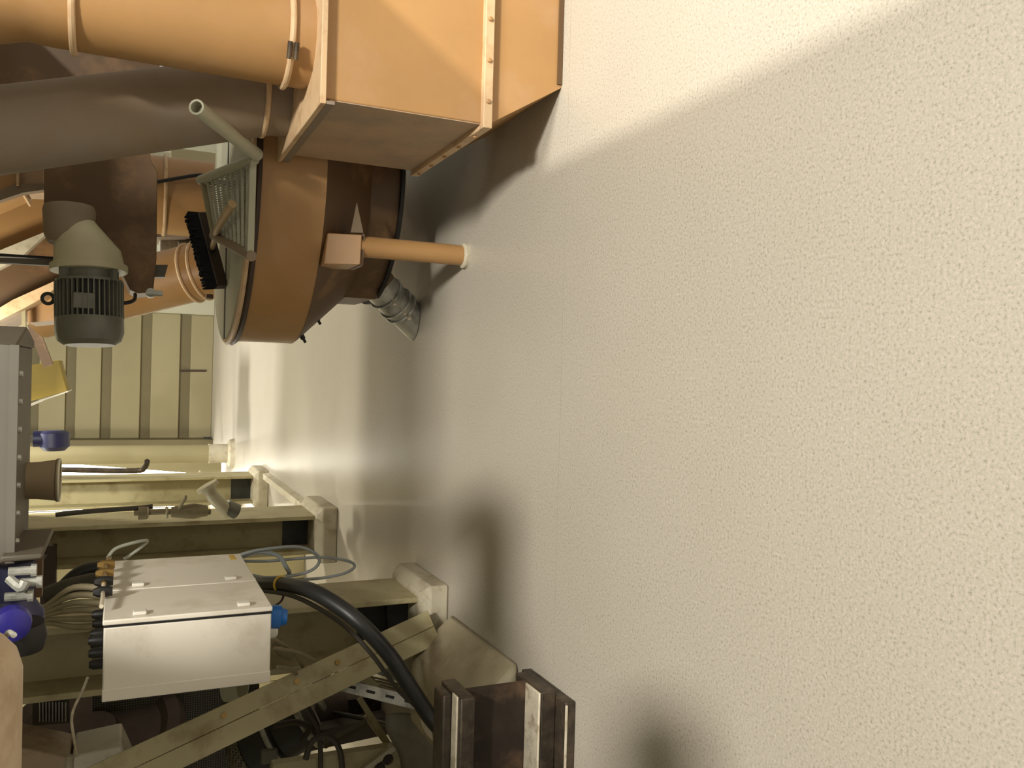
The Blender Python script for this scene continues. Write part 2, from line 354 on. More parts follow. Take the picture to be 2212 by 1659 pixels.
# air fittings along the cabinet's top
at = thing('air_manifold', P(226,1250,Y=4.1), 'brass and steel air line fittings along the cabinet top', 'manifold')
MB().tube([P(219,1310,Y=3.5), P(222,1290,Y=3.62), P(224,1262,Y=3.8)], .008, 8).build('line', 'steel_bright', at)
MB().tube([P(224,1262,Y=3.8), P(228,1225,Y=4.1), P(236,1205,Y=4.3)], .011, 8).build('line', 'brass', at)
for x_, y_, Y_ in ((226,1240,4.0), (229,1222,4.15), (224,1258,3.85), (222,1280,3.7)):
    MB().lathe(P(x_+3,y_-2,Y=Y_)-Vector((0,0,.03)), (0,0,1), [(0,.018),(.02,.022),(.05,.022),(.07,.012)], 10).build('fitting', 'brass' if Y_ > 3.9 else 'black', at)
ct = MB().tube([P(232,1206,Y=4.3), P(250,1185,Y=4.32), P(290,1172,Y=4.35), P(318,1168,Y=4.4), P(300,1185,Y=4.4), P(268,1208,Y=4.4)], .008, 8, 6).build('air_tube', 'clear')
tag(ct, 'cloudy thin plastic tube looping above the cabinet top', 'tube')
# pale hose loops beside the cabinet
h1 = MB().tube([P(515,1200,Y=4.5), P(560,1188,Y=4.5), P(640,1181,Y=4.5), P(680,1195,Y=4.5), P(690,1212,Y=4.5), P(676,1230,Y=4.5), P(640,1242,Y=4.5), P(580,1248,Y=4.5), P(545,1243,Y=4.5)], .0085, 8, 6).build('hose_loop', 'hose')
tag(h1, 'pale blue grey hose in a large loop, the one nearer the cabinet', 'hose')
h2 = MB().tube([P(516,1212,Y=4.55), P(580,1212,Y=4.55), P(640,1207,Y=4.6), P(700,1204,Y=4.6), P(752,1212,Y=4.6), P(766,1224,Y=4.6), P(745,1238,Y=4.6), P(700,1248,Y=4.6), P(650,1253,Y=4.55), P(600,1262,Y=4.5)], .008, 8, 6).build('hose_loop', 'hose')
tag(h2, 'pale blue grey hose loop hanging lowest, farther from the cabinet', 'hose')
h3 = MB().tube([P(518,1205,Y=4.53), P(555,1192,Y=4.52), P(600,1200,Y=4.52), P(618,1225,Y=4.52), P(625,1240,Y=4.55), P(610,1252,Y=4.55)], .012, 8, 6).build('hose_loop', 'hose')
tag(h3, 'short thick grey blue hose curling at the cabinet corner', 'hose')
# thick black hose
bh = thing('black_hose', P(610,1262,Y=4.2), 'thick black rubber hose arching down from the cabinet to the floor', 'hose')
MB().tube([P(560,1262,Y=4.45), P(610,1262,Y=4.2), P(670,1275,Y=3.95), P(735,1312,Y=3.8), P(790,1358,Y=3.72), P(845,1420,Y=3.7), P(890,1490,Y=3.64), P(930,1550,Y=3.58), P(968,1592,Y=3.50)], .036, 16, 7).build('hose', 'rubber', bh)
tg = MB().torus(P(607,1262,Y=4.21), P(660,1272,Y=3.98)-P(580,1262,Y=4.3), .037, .006, 24, 6).build('tag_band', 'yellow_tag', bh); tg['label'] = 'yellow marker band'
bt = MB().tube([P(560,1275,Y=4.4), P(640,1290,Y=4.0), P(735,1345,Y=3.85), P(800,1410,Y=3.78), P(860,1490,Y=3.78), P(905,1530,Y=3.8)], .011, 8, 6).build('thin_hose', 'rubber_grey')
tag(bt, 'thinner dark hose running just under the thick black one', 'hose')
# ================================================================== diagonal brace in front of the nearest column
br = thing('diagonal_brace', P(925,1342,Y=4.22), 'long cream diagonal angle brace crossing below the cabinet', 'brace')
a, b = P(938,1352,Y=4.17), P(150,1725,Y=3.98)
d = (b-a).normalized(); vw = (a-O).normalized(); s = d.cross(vw).normalized()
if s.z < 0: s = -s
nrm = s.cross(d).normalized()
if nrm.y > 0: nrm = -nrm
def strip(name, o0, o1, dep, m):
    MB().prism([a+s*o0, a+s*o1, b+s*o1, b+s*o0], -nrm*dep).build(name, m, br, bevel=.003)
strip('upper_leg', .0, .085, .012, 'cream'); strip('lower_leg', -.09, -.002, .05, 'cream')
for k in (.18, .3, .42, .62): MB().lathe(a+(b-a)*k+s*.04, nrm, [(0,.014),(.012,.014)], 6).build('bolt', 'brass', br)
MB().prism([P(835,1305,Y=4.5), P(905,1300,Y=4.5), P(910,1350,Y=4.5), P(840,1385,Y=4.5)], (0,.02,0)).build('gusset_plate', 'gusset', colC)
# ================================================================== steel beam lying at the left edge of the floor
bm_ = thing('steel_beam', (-1.6,2.95,0), 'rusty steel beam lying on the floor with light painted along its flange edges', 'beam')
xe, xl = -1.235, -2.3
MB().box((xl, 2.85, 0), (xe, 3.25, .045)).build('bottom_flange', 'steel', bm_, bevel=.006)
MB().box((xl, 2.93, .045), (xe+.02, 3.17, .11)).build('bottom_flange', 'steel', bm_, bevel=.006)
MB().box((xl, 2.925, .112), (xe+.02, 3.05, .122)).build('lit_edge', 'steel_bright', bm_, bevel=.004)  # pale strips paint the light caught along the flange edges
MB().box((xl, 2.846, .036), (xe-.01, 2.852, .046)).build('lit_edge', 'steel_bright', bm_, bevel=.002)
MB().box((xl, 3.05, .11), (xe+.02, 3.075, .40)).build('web', 'rust', bm_)
MB().box((xl, 2.95, .375), (xe+.03, 3.17, .435)).build('top_flange', 'steel', bm_, bevel=.008)
MB().box((xl, 3.03, .435), (xe+.02, 3.14, .475)).build('top_flange', 'steel', bm_, bevel=.008)
MB().box((xl, 2.972, .434), (xe+.03, 3.026, .442)).build('lit_edge', 'steel_bright', bm_, bevel=.003)
# ================================================================== bin on the right with its two risers
bn = thing('dust_bin', (1.45,3.5,0), 'large orange steel bin at the right with bolted flanges', 'bin')
bx0, bx1, by0, by1 = .992, 1.95, 3.11, 3.98
MB().box((bx0, by0, .345), (bx1, by1, .965)).build('body', 'orange', bn, bevel=.005)
MB().box((bx0-.003, by0+.004, .353), (bx0+.002, by1-.004, .945)).build('side_panel', 'orange_dusty', bn)['label'] = 'dust smeared side panel'
m = MB(); zf = .335
m.box((bx0-.022, by0-.03, zf-.02), (bx1+.02, by0+.02, zf+.018)); m.box((bx0-.022, by0+.02, zf-.02), (bx0+.02, by1+.03, zf+.018))
lf = m.build('lower_flange', 'pale_orange', bn, bevel=.003)
for i in range(5): MB().lathe((bx0+.08+i*.16, by0-.03, zf), (0,-1,0), [(0,.009),(.007,.009),(.009,.006)], 8).build('bolt', 'orange', lf)
for i in range(5): MB().lathe((bx0-.022, by0+.1+i*.18, zf), (-1,0,0), [(0,.009),(.007,.009),(.009,.006)], 8).build('bolt', 'orange', lf)
# tapering skirt down to the floor
tp = [(bx0+.005,by0+.002,zf-.02),(bx1,by0+.002,zf-.02),(bx1,by1,zf-.02),(bx0+.005,by1,zf-.02)]
bt_ = [(1.19,by0+.002,0),(bx1,by0+.002,0),(bx1,by1-.05,0),(1.19,by1-.05,0)]
MB().add(tp+bt_, [(0,1,2,3),(7,6,5,4)]+[(i,(i+1) % 4,(i+1) % 4+4,i+4) for i in range(4)]).build('skirt', 'orange', bn)
MB().box((1.2, by0-.006, 0.0), (bx1, by0+.002, .022)).build('skirting_strip', 'brown', bn)
# top flange plate, cut at an angle toward the back
pt = [(bx0-.03,by0-.04),(bx1,by0-.04),(bx1,by1+.04),(bx0-.03,by1+.04)]
MB().prism([(x, y, .965) for x, y in pt], (0,0,.022)).build('top_flange', 'pale_orange', bn, bevel=.003)
MB().prism([(x, y, .935) for x, y in [(bx0-.03,by0-.04),(bx0-.018,by0-.04),(bx0-.018,by1+.04),(bx0-.03,by1+.04)]], (0,0,.03)).build('flange_lip', 'dusty_pipe', bn)
# front riser pipe
r1 = .172; c1 = Vector((1.265, 3.33, .987))
rp = thing('riser_pipe', c1, 'orange round riser pipe with clamp rings, nearest on top of the orange bin', 'pipe', 'round risers on the orange bin')
MB().lathe(c1, (0,0,1), [(0,r1),(.085,r1)], 40).build('collar', 'orange', rp)
MB().lathe(c1+Vector((0,0,.085)), (.005,0,1), [(0,r1),(.78,r1)], 40).build('pipe', 'orange', rp)
e0 = c1+Vector((.004,0,.865))
MB().tube([e0, e0+Vector((0,0,.12)), e0+Vector((-.25,-.02,.95))], r1, 40).build('mitred_elbow', 'orange', rp)
for zz in (.085, .80):
    k = ring_clamp(c1+Vector((.002,0,zz)), (0,0,1), r1+.006, rp)
    q = c1+Vector((-.10, -.15, zz)) if zz < .5 else c1+Vector((.05,-.178,zz))
    for dz in (-.012, .012): MB().lathe(q+Vector((-.03,-.01,dz)), (1,-.5,0), [(0,.009),(.06,.009)], 8).build('clamp_bolt', 'steel', k)
# second riser behind, leaning left
c2 = P(600,212,Y=3.78); c2.z = .987; top2 = P(-60,290,Y=3.78)
rq = thing('riser_pipe', c2, 'dust covered grey brown riser pipe leaning behind the front orange riser', 'pipe', 'round risers on the orange bin')
dd = (top2-c2).normalized()
MB().lathe(c2, (0,0,1), [(0,.16),(.10,.16)], 40).build('collar', 'dusty_pipe', rq)
MB().tube([c2+Vector((0,0,.09)), top2], .162, 40).build('pipe', 'dusty_pipe', rq)
ring_clamp(c2+Vector((0,0,.10)), (0,0,1), .166, rq)
# duct stub and bracket seen above the front riser
sd = thing('branch_duct', P(600,0,Y=3.7), 'pale cone duct rising from the bin top beyond the front riser', 'duct')
MB().lathe(P(634,-20,Y=3.68), P(545,-10,Y=3.9)-P(634,-20,Y=3.68), [(0,.19),(.22,.12),(.5,.12)], 30).build('cone', 'dusty_pipe', sd)
MB().lathe(P(592,-12,Y=3.82), P(560,-10,Y=3.9)-P(655,-20,Y=3.68), [(0,.15),(.03,.15)], 30).build('flange', 'steel', sd)
# ================================================================== round tank behind the bin
TC = Vector((1.04, 4.94, 0)); RT = .90
tk = thing('hopper_tank', TC, 'round orange hopper tank with a flat two-part lid behind the bin', 'tank')
MB().lathe(TC+Vector((0,0,.745)), (0,0,1), [(0,RT-.02),(.30,RT-.02)], 96).build('shell', 'orange', tk)
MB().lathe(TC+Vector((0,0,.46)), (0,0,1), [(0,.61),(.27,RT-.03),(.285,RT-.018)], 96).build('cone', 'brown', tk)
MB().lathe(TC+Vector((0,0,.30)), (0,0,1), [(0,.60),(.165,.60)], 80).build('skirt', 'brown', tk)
MB().lathe(TC+Vector((0,0,.285)), (0,0,1), [(0,.63),(.02,.63)], 80).build('bottom_ring', 'black', tk)
MB().lathe(TC+Vector((0,0,1.045)), (0,0,1), [(0,RT-.01),(.02,RT+.005),(.03,RT-.01)], 96).build('rim', 'dark_wood', tk)
MB().lathe(TC+Vector((0,0,1.075)), (0,0,1), [(0,RT-.005),(.015,RT+.002),(.024,RT-.01)], 96).build('lid_edge', 'pale_orange', tk)
def lid(sgn):
    pts = []
    for i in range(49):
        an = math.pi*i/48; pts.append((TC.x+(RT-.03)*math.cos(an), TC.y+sgn*max(.02, (RT-.03)*math.sin(an)), 1.095))
    MB().prism(pts, (0,0,.012)).build('lid_half', 'grey_wall', tk)
lid(1); lid(-1)
MB().prism([(TC.x-RT+.03, TC.y-.018, 1.1065), (TC.x+.6, TC.y-.018, 1.1065), (TC.x+.6, TC.y+.018, 1.1065), (TC.x-RT+.03, TC.y+.018, 1.1065)], (0,0,.004)).build('lid_seam', 'black', tk)
for x_, y_ in ((645,726), (678,686)): MB().lathe(TC+((P(x_,y_,Y=4.8)-TC)*.985), (-1,0,-.6), [(0,.014),(.03,.014),(.035,.008),(.055,.008)], 8).build('bolt', 'black', tk)
# bracket box + leg post at its front
MB().prism([P(708,503,Y=4.14), P(782,507,Y=4.08), P(778,572,Y=4.08), P(700,570,Y=4.14)], (0,.22,0)).build('leg_bracket', 'orange', tk, bevel=.004)
MB().prism([P(782,505,Y=4.10), P(788,505,Y=4.09), P(784,575,Y=4.09), P(776,573,Y=4.08)], (0,.2,0)).build('bracket_plate', 'brown', tk)
MB().prism([P(771,438,Y=4.16), P(785,503,Y=4.10), P(758,502,Y=4.10)], (0,.01,0)).build('gusset', 'dusty_pipe', tk)
lg = Vector((.625, 4.14, 0))
g = MB().lathe(lg+Vector((0,0,.012)), (0,0,1), [(0,.052),(.56,.052)], 32).build('leg', 'orange', tk)
MB().lathe(lg, (0,0,1), [(0,.066),(.02,.066),(.03,.054)], 24).build('foot_ring', 'white_concrete', g)
# outlet and galvanised spout
ou = P(818,590,Y=4.85); tip = Vector((.33, 5.0, .0))
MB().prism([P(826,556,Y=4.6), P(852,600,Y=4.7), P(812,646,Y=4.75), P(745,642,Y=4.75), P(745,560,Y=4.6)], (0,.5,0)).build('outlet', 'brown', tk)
sp = thing('galvanised_spout', (.42,4.95,0), 'short galvanised spout with three clamp rings reaching the floor under the tank', 'spout')
sa = P(812,612,Y=4.82); sdv = (P(900,700,Y=5.0)-sa); sL = sdv.length; sdn = sdv.normalized()
# tube cut level with the floor at its lower end
def cut_tube(m, a, d, L0, r, n=36):
    s_, t_, d_ = basis(d); v = []; f = []
    for k in range(n):
        an = 2*math.pi*k/n; o_ = s_*(r*math.cos(an))+t_*(r*math.sin(an)); p = a+o_; v.append(p)
    for k in range(n):
        p = v[k]; v.append(p+d_*(-p.z/d_.z+.0) if False else p+d_*((0.004-p.z)/d_.z))
    for k in range(n): j = (k+1) % n; f.append((k, j, n+j, n+k))
    f += [tuple(range(n-1, -1, -1)), tuple(range(n, 2*n))]
    return m.add(v, f)
cut_tube(MB(), sa, sdn, sL, .098).build('spout', 'galv', sp)
for k, rr in ((.10, .104), (.20, .104), (.25, .103)):
    c_ = sa+sdn*k; q = ring_clamp(c_, sdn, rr, sp, 'galv', .008)
    s_, t_, d_ = basis(sdn); vv = (O-c_).normalized(); vv = (vv-sdn*vv.dot(sdn)).normalized()
    MB().bar(c_+vv*.11-s_*.03, c_+vv*.11+s_*.03, .014, .02).build('clamp_bolt', 'steel_bright', q)
# grated platform on the tank lid
gr = thing('grated_platform', (.8,4.7,1.107), 'grey metal grating with round tube ends lying on the tank lid', 'grating')
gA, gB, gC, gD = P(437,388,Y=4.62), P(548,345,Y=3.97), P(541,552,Y=3.97), P(462,508,Y=4.50)
def gp(u, v): return (gB*(1-v)+gA*v)*(1-u)+(gC*(1-v)+gD*v)*u
MB().tube([gp(1,-.03), gp(1,1)], .024, 16).build('side_tube', 'dusty_pipe', gr)
MB().tube([gp(0,-.01), gp(0,1.04)], .024, 16).build('side_tube', 'grey_wall', gr)
MB().bar(gp(0,.015), gp(1,.015), .045, .03).build('front_bar', 'grey_wall', gr, bevel=.004)
MB().bar(gp(0,.99), gp(1,.99), .02, .03).build('rear_bar', 'cream_wall', gr, bevel=.003)
for i in range(9):
    v_ = .10+i*.1
    MB().bar(gp(.02,v_), gp(.98,v_), .020, .012).build('slat', 'grey_wall', gr)
for i in range(26):
    u_ = .04+i*.0365
    MB().bar(gp(u_,.06)-Vector((0,0,.012)), gp(u_,.95)-Vector((0,0,.012)), .003, .010).build('cross_rod', 'galv', gr)
for u_ in (.05, .95):
    p_ = gp(u_,.95); MB().bar((p_.x,p_.y,1.108), p_, .03, .03).build('leg', 'galv', gr)
    p_ = gp(u_,.06); MB().bar((p_.x,p_.y+.03,1.108), p_, .03, .03).build('leg', 'galv', gr)
# grab handle of open tube at its corner
gh = thing('handle_tube', P(548,345,Y=3.98), 'grey open-ended tube handle rising from the grating corner', 'handle')
ha, hb = gB+Vector((.02,-.02,-.01)), P(424,231,Y=3.45)
s_, t_, d_ = basis(hb-ha); LL = (hb-ha).length
MB().lathe(ha, hb-ha, [(0,.030),(LL,.030),(LL,.022),(LL-.05,.021)], 24).build('tube', 'grey_wall', gh)
MB().lathe(ha+d_*(LL-.05), d_, [(0,.0215),(.004,.0215)], 24).build('end_plug', 'dusty_pipe', gh)
# broom
bo = thing('broom', P(430,545,z=1.16), 'push broom with black bristles lying on the tank top', 'broom')
b0, b1 = P(413,462,Y=4.98), P(455,622,Y=4.86)
ax = (b1-b0); L_ = ax.length; ax.normalize()
upv = Vector((0,-.25,1)); upv = (upv-ax*upv.dot(ax)).normalized(); fr = ax.cross(upv).normalized()
if fr.y > 0: fr = -fr
c_ = b0-upv*.055
MB().prism([c_+upv*.03+fr*.03, c_-upv*.035+fr*.03, c_-upv*.035-fr*.03, c_+upv*.03-fr*.03], ax*L_).build('board', 'dark_wood', bo, bevel=.008)
bmz = MB(); nb = 46
for i in range(nb):
    for j in (-1, 0, 1):
        q = c_+ax*(L_*(i+.5)/nb)+fr*(.018*j)+upv*.03
        tip_ = q+upv*(.05+.012*random.random())+fr*(.006*random.uniform(-1,1))+ax*(.006*random.uniform(-1,1))
        bmz.bar(q-upv*.005, tip_, .010, .014)
bmz.build('bristles', 'bristle', bo, smooth=0)
MB().tube([c_+ax*(L_*.50)+fr*.02, P(470,492,Y=4.26), P(502,440,Y=4.02)], [.013,.016,.019], 14).build('handle', 'wood', bo)
MB().lathe(c_+ax*(L_*.5)+fr*.015, P(470,492,Y=4.26)-(c_+ax*(L_*.5)), [(0,.02),(.05,.018)], 14).build('socket', 'black', bo)
# ================================================================== drive unit hanging over the tank
du = thing('conveyor_drive', P(190,520,Y=5.05), 'grey green gear motor on a dark brown conveyor head above the tank', 'motor')
ol = [(95,230),(95,452),(180,470),(222,530),(262,588),(281,626),(298,634),(331,630),(338,560),(340,372),(325,345),(320,230)]
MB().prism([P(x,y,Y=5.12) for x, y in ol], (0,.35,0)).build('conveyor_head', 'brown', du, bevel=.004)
ma = P(192,470,Y=4.98); md = (P(194,745,Y=4.93)-ma).normalized(); k_ = 4.95/1840*1.0
def mpos(y): return (P(192,y,Y=4.95)-ma).dot(md)
MB().lathe(P(150,455,Y=4.99), md, [(-.02,.118),(.0,.125),(.13,.118),(.17,.10)], 36).build('mounting_hub', 'dusty_pipe', du)
MB().tube([P(160,484,Y=4.97), P(165,500,Y=4.97), P(189,560,Y=4.95), P(191,576,Y=4.95)], [.095,.108,.166,.172], 40).build('gearbox', 'motor_light', du)
MB().lathe(ma, md, [(mpos(572),.185),(mpos(587),.185)], 40).build('flange', 'motor_light', du, bevel=.004)
MB().lathe(ma, md, [(mpos(587),.14),(mpos(605),.14),(mpos(606),.16),(mpos(612),.16)], 36).build('bearing_housing', 'motor', du)
s_, t_, d_ = basis(md)
for i in range(4):
    an = math.pi/4+i*math.pi/2; e_ = s_*math.cos(an)+t_*math.sin(an)
    MB().bar(ma+md*mpos(586)+e_*.15, ma+md*mpos(612)+e_*.15, .03, .05, e_).build('lug', 'motor', du)
MB().lathe(ma, md, [(mpos(610),.132),(mpos(692),.132)], 40).build('motor_body', 'motor_dark', du)
fm = MB()
for i in range(40):
    an = 2*math.pi*i/40; e_ = s_*math.cos(an)+t_*math.sin(an)
    fm.bar(ma+md*mpos(612)+e_*.147, ma+md*mpos(690)+e_*.147, .006, .034, e_)
fm.build('cooling_fins', 'motor', du)
cw = MB().lathe(ma, md, [(mpos(688),.163),(mpos(720),.165),(mpos(738),.15),(mpos(747),.12)], 40).build('fan_cowl', 'motor', du)
jb = ma+md*mpos(650)+Vector((0,-.16,.02))
MB().box(tuple(jb-Vector((.05,.0,.05))), tuple(jb+Vector((.03,.05,.05)))).build('nameplate_pad', 'motor', du, bevel=.006)
MB().torus(ma+md*mpos(650)+Vector((0,0,.19)), (0,1,0), .026, .009, 22, 8).build('lifting_eye', 'motor_dark', du)
MB().tube([P(254,655,Y=4.95), P(275,654,Y=4.95), P(290,648,Y=5.0), P(292,636,Y=5.1)], .010, 8, 5).build('cable', 'black', du)
sn = MB().lathe(P(325,634,Y=5.1), (0,-1,0), [(0,.026),(.05,.026)], 16).build('sensor', 'galv', du)
MB().lathe(P(316,634,Y=5.1)+Vector((0,-.05,0)), (0,0,-1), [(0,.016),(.08,.016)], 12).build('stem', 'galv', sn)
MB().prism([P(-20,556,Y=5.0), P(-20,566,Y=5.0), P(140,575,Y=5.0), P(140,560,Y=5.0)], (0,.06,0)).build('hanger_rod', 'grey_dark', du)
MB().prism([P(-20,552,Y=5.08), P(140,562,Y=5.08), P(140,556,Y=5.08), P(-20,546,Y=5.08)], (0,.06,0)).build('hanger_rod', 'black', du)
MB().prism([P(336,572,Y=5.2), P(363,572,Y=5.2), P(356,598,Y=5.2), P(334,598,Y=5.2)], (0,.1,0)).build('bracket', 'grey_paint', du)
# ================================================================== chutes above and beyond
ch = thing('inclined_chute', P(60,520,Y=6.6), 'sectioned orange chute with white flange bands hanging at upper right', 'chute')
def plate(par, name, pts, Y, dep, m, bevel=0): return MB().prism([P(x,y,Y=Y) for x, y in pts], (0,dep,0)).build(name, m, par, bevel=bevel, smooth=0)
plate(ch, 'chute_section', [(-40,405),(62,398),(94,410),(95,502),(-40,560)], 6.6, .7, 'orange')
plate(ch, 'flange', [(-40,557),(94,502),(97,508),(45,556),(-40,600)], 6.5, .9, 'white_concrete')
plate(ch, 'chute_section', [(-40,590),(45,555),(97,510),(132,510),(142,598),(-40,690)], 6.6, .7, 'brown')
plate(ch, 'flange', [(96,504),(130,504),(131,512),(100,513)], 6.5, .9, 'white_concrete')
plate(ch, 'flange', [(-40,688),(27,648),(142,596),(142,604),(95,642),(55,664),(-40,712)], 6.45, 1.0, 'pale_orange')
plate(ch, 'chute_section', [(60,655),(96,638),(142,628),(142,690),(60,697)], 6.75, .6, 'orange')
MB().lathe(P(100,512,Y=6.45), (0,0,-1), [(0,.012),(.03,.012)], 8).build('bolt', 'brass', ch)
plate(ch, 'hanger_post', [(-40,700),(27,655),(55,664),(56,740),(48,740),(46,672),(-40,720)], 6.6, .05, 'cream_wall')
uc = thing('upper_duct', P(20,380,Y=6.2), 'orange duct box at the upper right behind the leaning riser', 'duct')
plate(uc, 'body', [(-40,335),(37,345),(37,398),(-40,430)], 5.6, .6, 'orange', .004)
plate(uc, 'flange', [(36,345),(40,345),(40,400),(35,400)], 5.55, .7, 'pale_orange')
plate(uc, 'body', [(40,350),(94,352),(94,398),(40,396)], 5.65, .5, 'orange_dusty')
plate(uc, 'shade_plate', [(-60,60),(345,130),(345,240),(-60,250)], 5.5, .3, 'brown')  # dark brown plate added where only shade lies between the risers
plate(uc, 'stiffener', [(-40,430),(35,396),(94,396),(94,410),(50,416),(-40,446)], 5.58, .08, 'dusty_pipe')
# slanted round orange duct under the motor
sdt = thing('slanted_duct', P(330,640,Y=7.6), 'bright orange round duct slanting down behind the motor with clamp rings', 'duct')
A_, B_ = P(90,671,Y=8.2), P(560,554,Y=7.2)
MB().lathe(A_, B_-A_, [(0,.235),((B_-A_).length,.235)], 40).build('duct', 'orange', sdt)
for k in (.70, .745): ring_clamp(A_+(B_-A_)*k, B_-A_, .24, sdt, 'pale_orange', .013)
MB().lathe(P(446,640,Y=7.25), (0,0,-1), [(0,.02),(.05,.02)], 8).build('clamp_bolt', 'steel', sdt)
# upright orange duct in shade behind the conveyor head
ud = thing('upright_duct', P(400,450,Y=7.0), 'upright orange round duct in shade behind the broom', 'duct')
uo = P(520,440,Y=6.4); uo.z = 0
MB().lathe(uo, (0,0,1), [(0,.265),(1.92,.265)], 40).build('duct', 'orange', ud)
ring_clamp(Vector((uo.x, uo.y, 1.38)), (0,0,1), .27, ud)
ring_clamp(Vector((uo.x, uo.y, 1.70)), (0,0,1), .27, ud)
MB().tube([P(335,394,Y=6.1), P(390,384,Y=6.1), P(430,378,Y=6.1), P(452,381,Y=6.1)], .012, 8, 5).build('cable', 'black', ud)
# shelf of pale blue grey gear beyond
gb = thing('gear_housing', P(390,540,Y=8.2), 'blue grey gear housing half hidden behind the broom head', 'machine')
plate(gb, 'housing', [(345,512),(440,514),(440,560),(345,562)], 8.2, .5, 'galv', .01)
plate(gb, 'cover', [(385,520),(420,522),(420,556),(385,555)], 8.1, .1, 'grey_paint', .01)
plate(gb, 'ledge', [(338,505),(440,508),(440,513),(338,512)], 8.0, .5, 'dusty_pipe')
MB().box((P(345,560,Y=8.2).x, 8.3, 0), (P(345,512,Y=8.2).x, 8.6, P(440,540,Y=8.2).z)).build('pedestal', 'grey_dark', gb)
# grey cupboard and cream post seen over the grating
gc = thing('grey_cupboard', P(420,350,Y=9.0), 'pale grey metal cupboard standing beyond the grating', 'cupboard')
q0, q1 = P(330,395,Y=9.0), P(330,325,Y=9.0)
MB().box((q0.x, 9.0, 0), (q1.x, 9.5, q0.z+.25)).build('body', 'grey_wall', gc, bevel=.006)
MB().box((q0.x+.08, 8.985, .1), (q1.x-.02, 9.0, q0.z-.15)).build('door', 'galv', gc, bevel=.004)
cp = MB().box((P(465,380,Y=8.0).x, 8.0, 0), (P(465,330,Y=8.0).x, 8.12, 1.28)).build('cream_post', 'cream_wall', None, bevel=.01)
tag(cp, 'sunlit short cream post behind the tube handle', 'post')
# white sensor box on the far wall
wb = thing('wall_box', P(290,677,Y=9.5), 'small black and white sensor box under the slanted duct', 'sensor')
MB().box(tuple(P(292,682,Y=9.5)), tuple(P(280,672,Y=9.5)+Vector((0,.06,0)))).build('body', 'white', wb, bevel=.004)
MB().box(tuple(P(287,672,Y=9.5)), tuple(P(278,668,Y=9.5)+Vector((0,.06,0)))).build('cap', 'black', wb)
MB().bar(P(284,676,Y=9.53), P(284,676,Y=9.53)+Vector((.0,.0,.9)), .03, .03).build('hanger', 'grey_dark', wb)
# ================================================================== beam, valve and pipe along the top
ob = thing('overhead_channel', P(40,960,Y=2.0), 'grey boxed channel running across the top of the picture', 'beam')
f0, f1 = P(37,745,Y=2.0), P(37,1215,Y=2.0)
xr, xl_ = f0.x, f1.x
zf_ = f0.z
MB().box((xl_, 2.0, zf_), (xr, 2.03, zf_+.07)).build('front_web', 'grey_paint', ob, bevel=.003)
MB().box((xl_, 2.03, zf_+.004), (xr+.0, 2.36, zf_+.02)).build('underside', 'grey_dark', ob, bevel=.003)
MB().prism([(xr, 2.0, zf_), (xr+.045, 2.20, zf_+.0), (xr+.02, 2.36, zf_), (xr, 2.36, zf_)], (0,0,.07)).build('end_cap', 'grey_dark', ob, bevel=.004)
MB().box((xl_, 1.994, zf_-.004), (xr, 2.002, zf_+.012)).build('lower_lip', 'grey_paint', ob)
for i in range(9): MB().lathe((xr-.06-i*.06, 2.10, zf_+.004), (0,0,-1), [(0,.007),(.006,.006)], 8).build('rivet', 'galv', ob)
MB().box((xr-.05, 2.08, zf_+.05), (xr+.02, 2.32, zf_+.5)).build('hanger', 'grey_dark', ob)
hn = thing('funnel_horn', P(120,1035,Y=2.32), 'brown grey flared pipe mouth under the grey channel', 'pipe')
hc = P(120,1037,Y=2.30); zt = zf_+.004
MB().lathe(Vector((hc.x, 2.30, zt)), (0,0,-1), [(0,.043),(.024,.044),(.06,.049),(.063,.052),(.068,.052),(.069,.046),(.04,.038)], 36, cap=False).build('horn', 'duct_hood', hn)
MB().torus(Vector((hc.x, 2.30, zt-.067)), (0,0,1), .049, .0035, 36, 8).build('rolled_rim', 'grey_wall', hn)
vb = thing('butterfly_valve', P(45,1290,Y=2.0), 'flanged pipe joint with blue butterfly valve beside the channel end', 'valve')
MB().prism([P(0,1202,Y=1.96), P(92,1196,Y=1.96), P(92,1208,Y=1.96), P(0,1216,Y=1.96)], (0,.3,0)).build('flange_plate', 'grey_dark', vb, bevel=.004)
va = P(30,1212,Y=2.08)
MB().lathe(va, (-1,0,0), [(0,.04),(.08,.04),(.11,.06),(.18,.06)], 28).build('body', 'navy', vb)
MB().lathe(P(44,1345,Y=2.0), (-1,.1,0), [(0,.044),(.03,.05),(.056,.044)], 28).build('disc_housing', 'black', vb)
MB().lathe(P(25,1345,Y=1.93), (0,-1,-.2), [(0,.036),(.024,.032),(.032,.016)], 24).build('actuator', 'blue', vb)
MB().tube([P(20,1250,Y=1.97), P(45,1270,Y=1.95), P(55,1255,Y=1.95)], .010, 8, 5).build('clip', 'galv', vb)
for y_, x_ in ((1235,18), (1260,30), (1290,10)): MB().lathe(P(x_,y_,Y=1.97), (0,0,-1), [(0,.009),(.04,.009),(.04,.013),(.05,.013)], 10).build('bolt', 'galv', vb)
MB().box(tuple(P(90,1290,Y=2.10)), tuple(P(20,1215,Y=2.10)+Vector((0,.03,0)))).build('support_plate', 'brown', vb)
bp = thing('beige_pipe', P(20,1500,Y=1.1), 'rounded beige pipe end at the top left corner of the upright view', 'pipe')
pa, pb = P(50,1376,Y=1.1)+Vector((0,0,.155)), P(42,1900,Y=1.1)+Vector((0,0,.155))
MB().lathe(pa, pb-pa, [(0,.11),(.003,.125),(.010,.140),(.022,.150),(.040,.155),((pb-pa).length,.155)], 48).build('pipe', 'beige_pipe', bp)
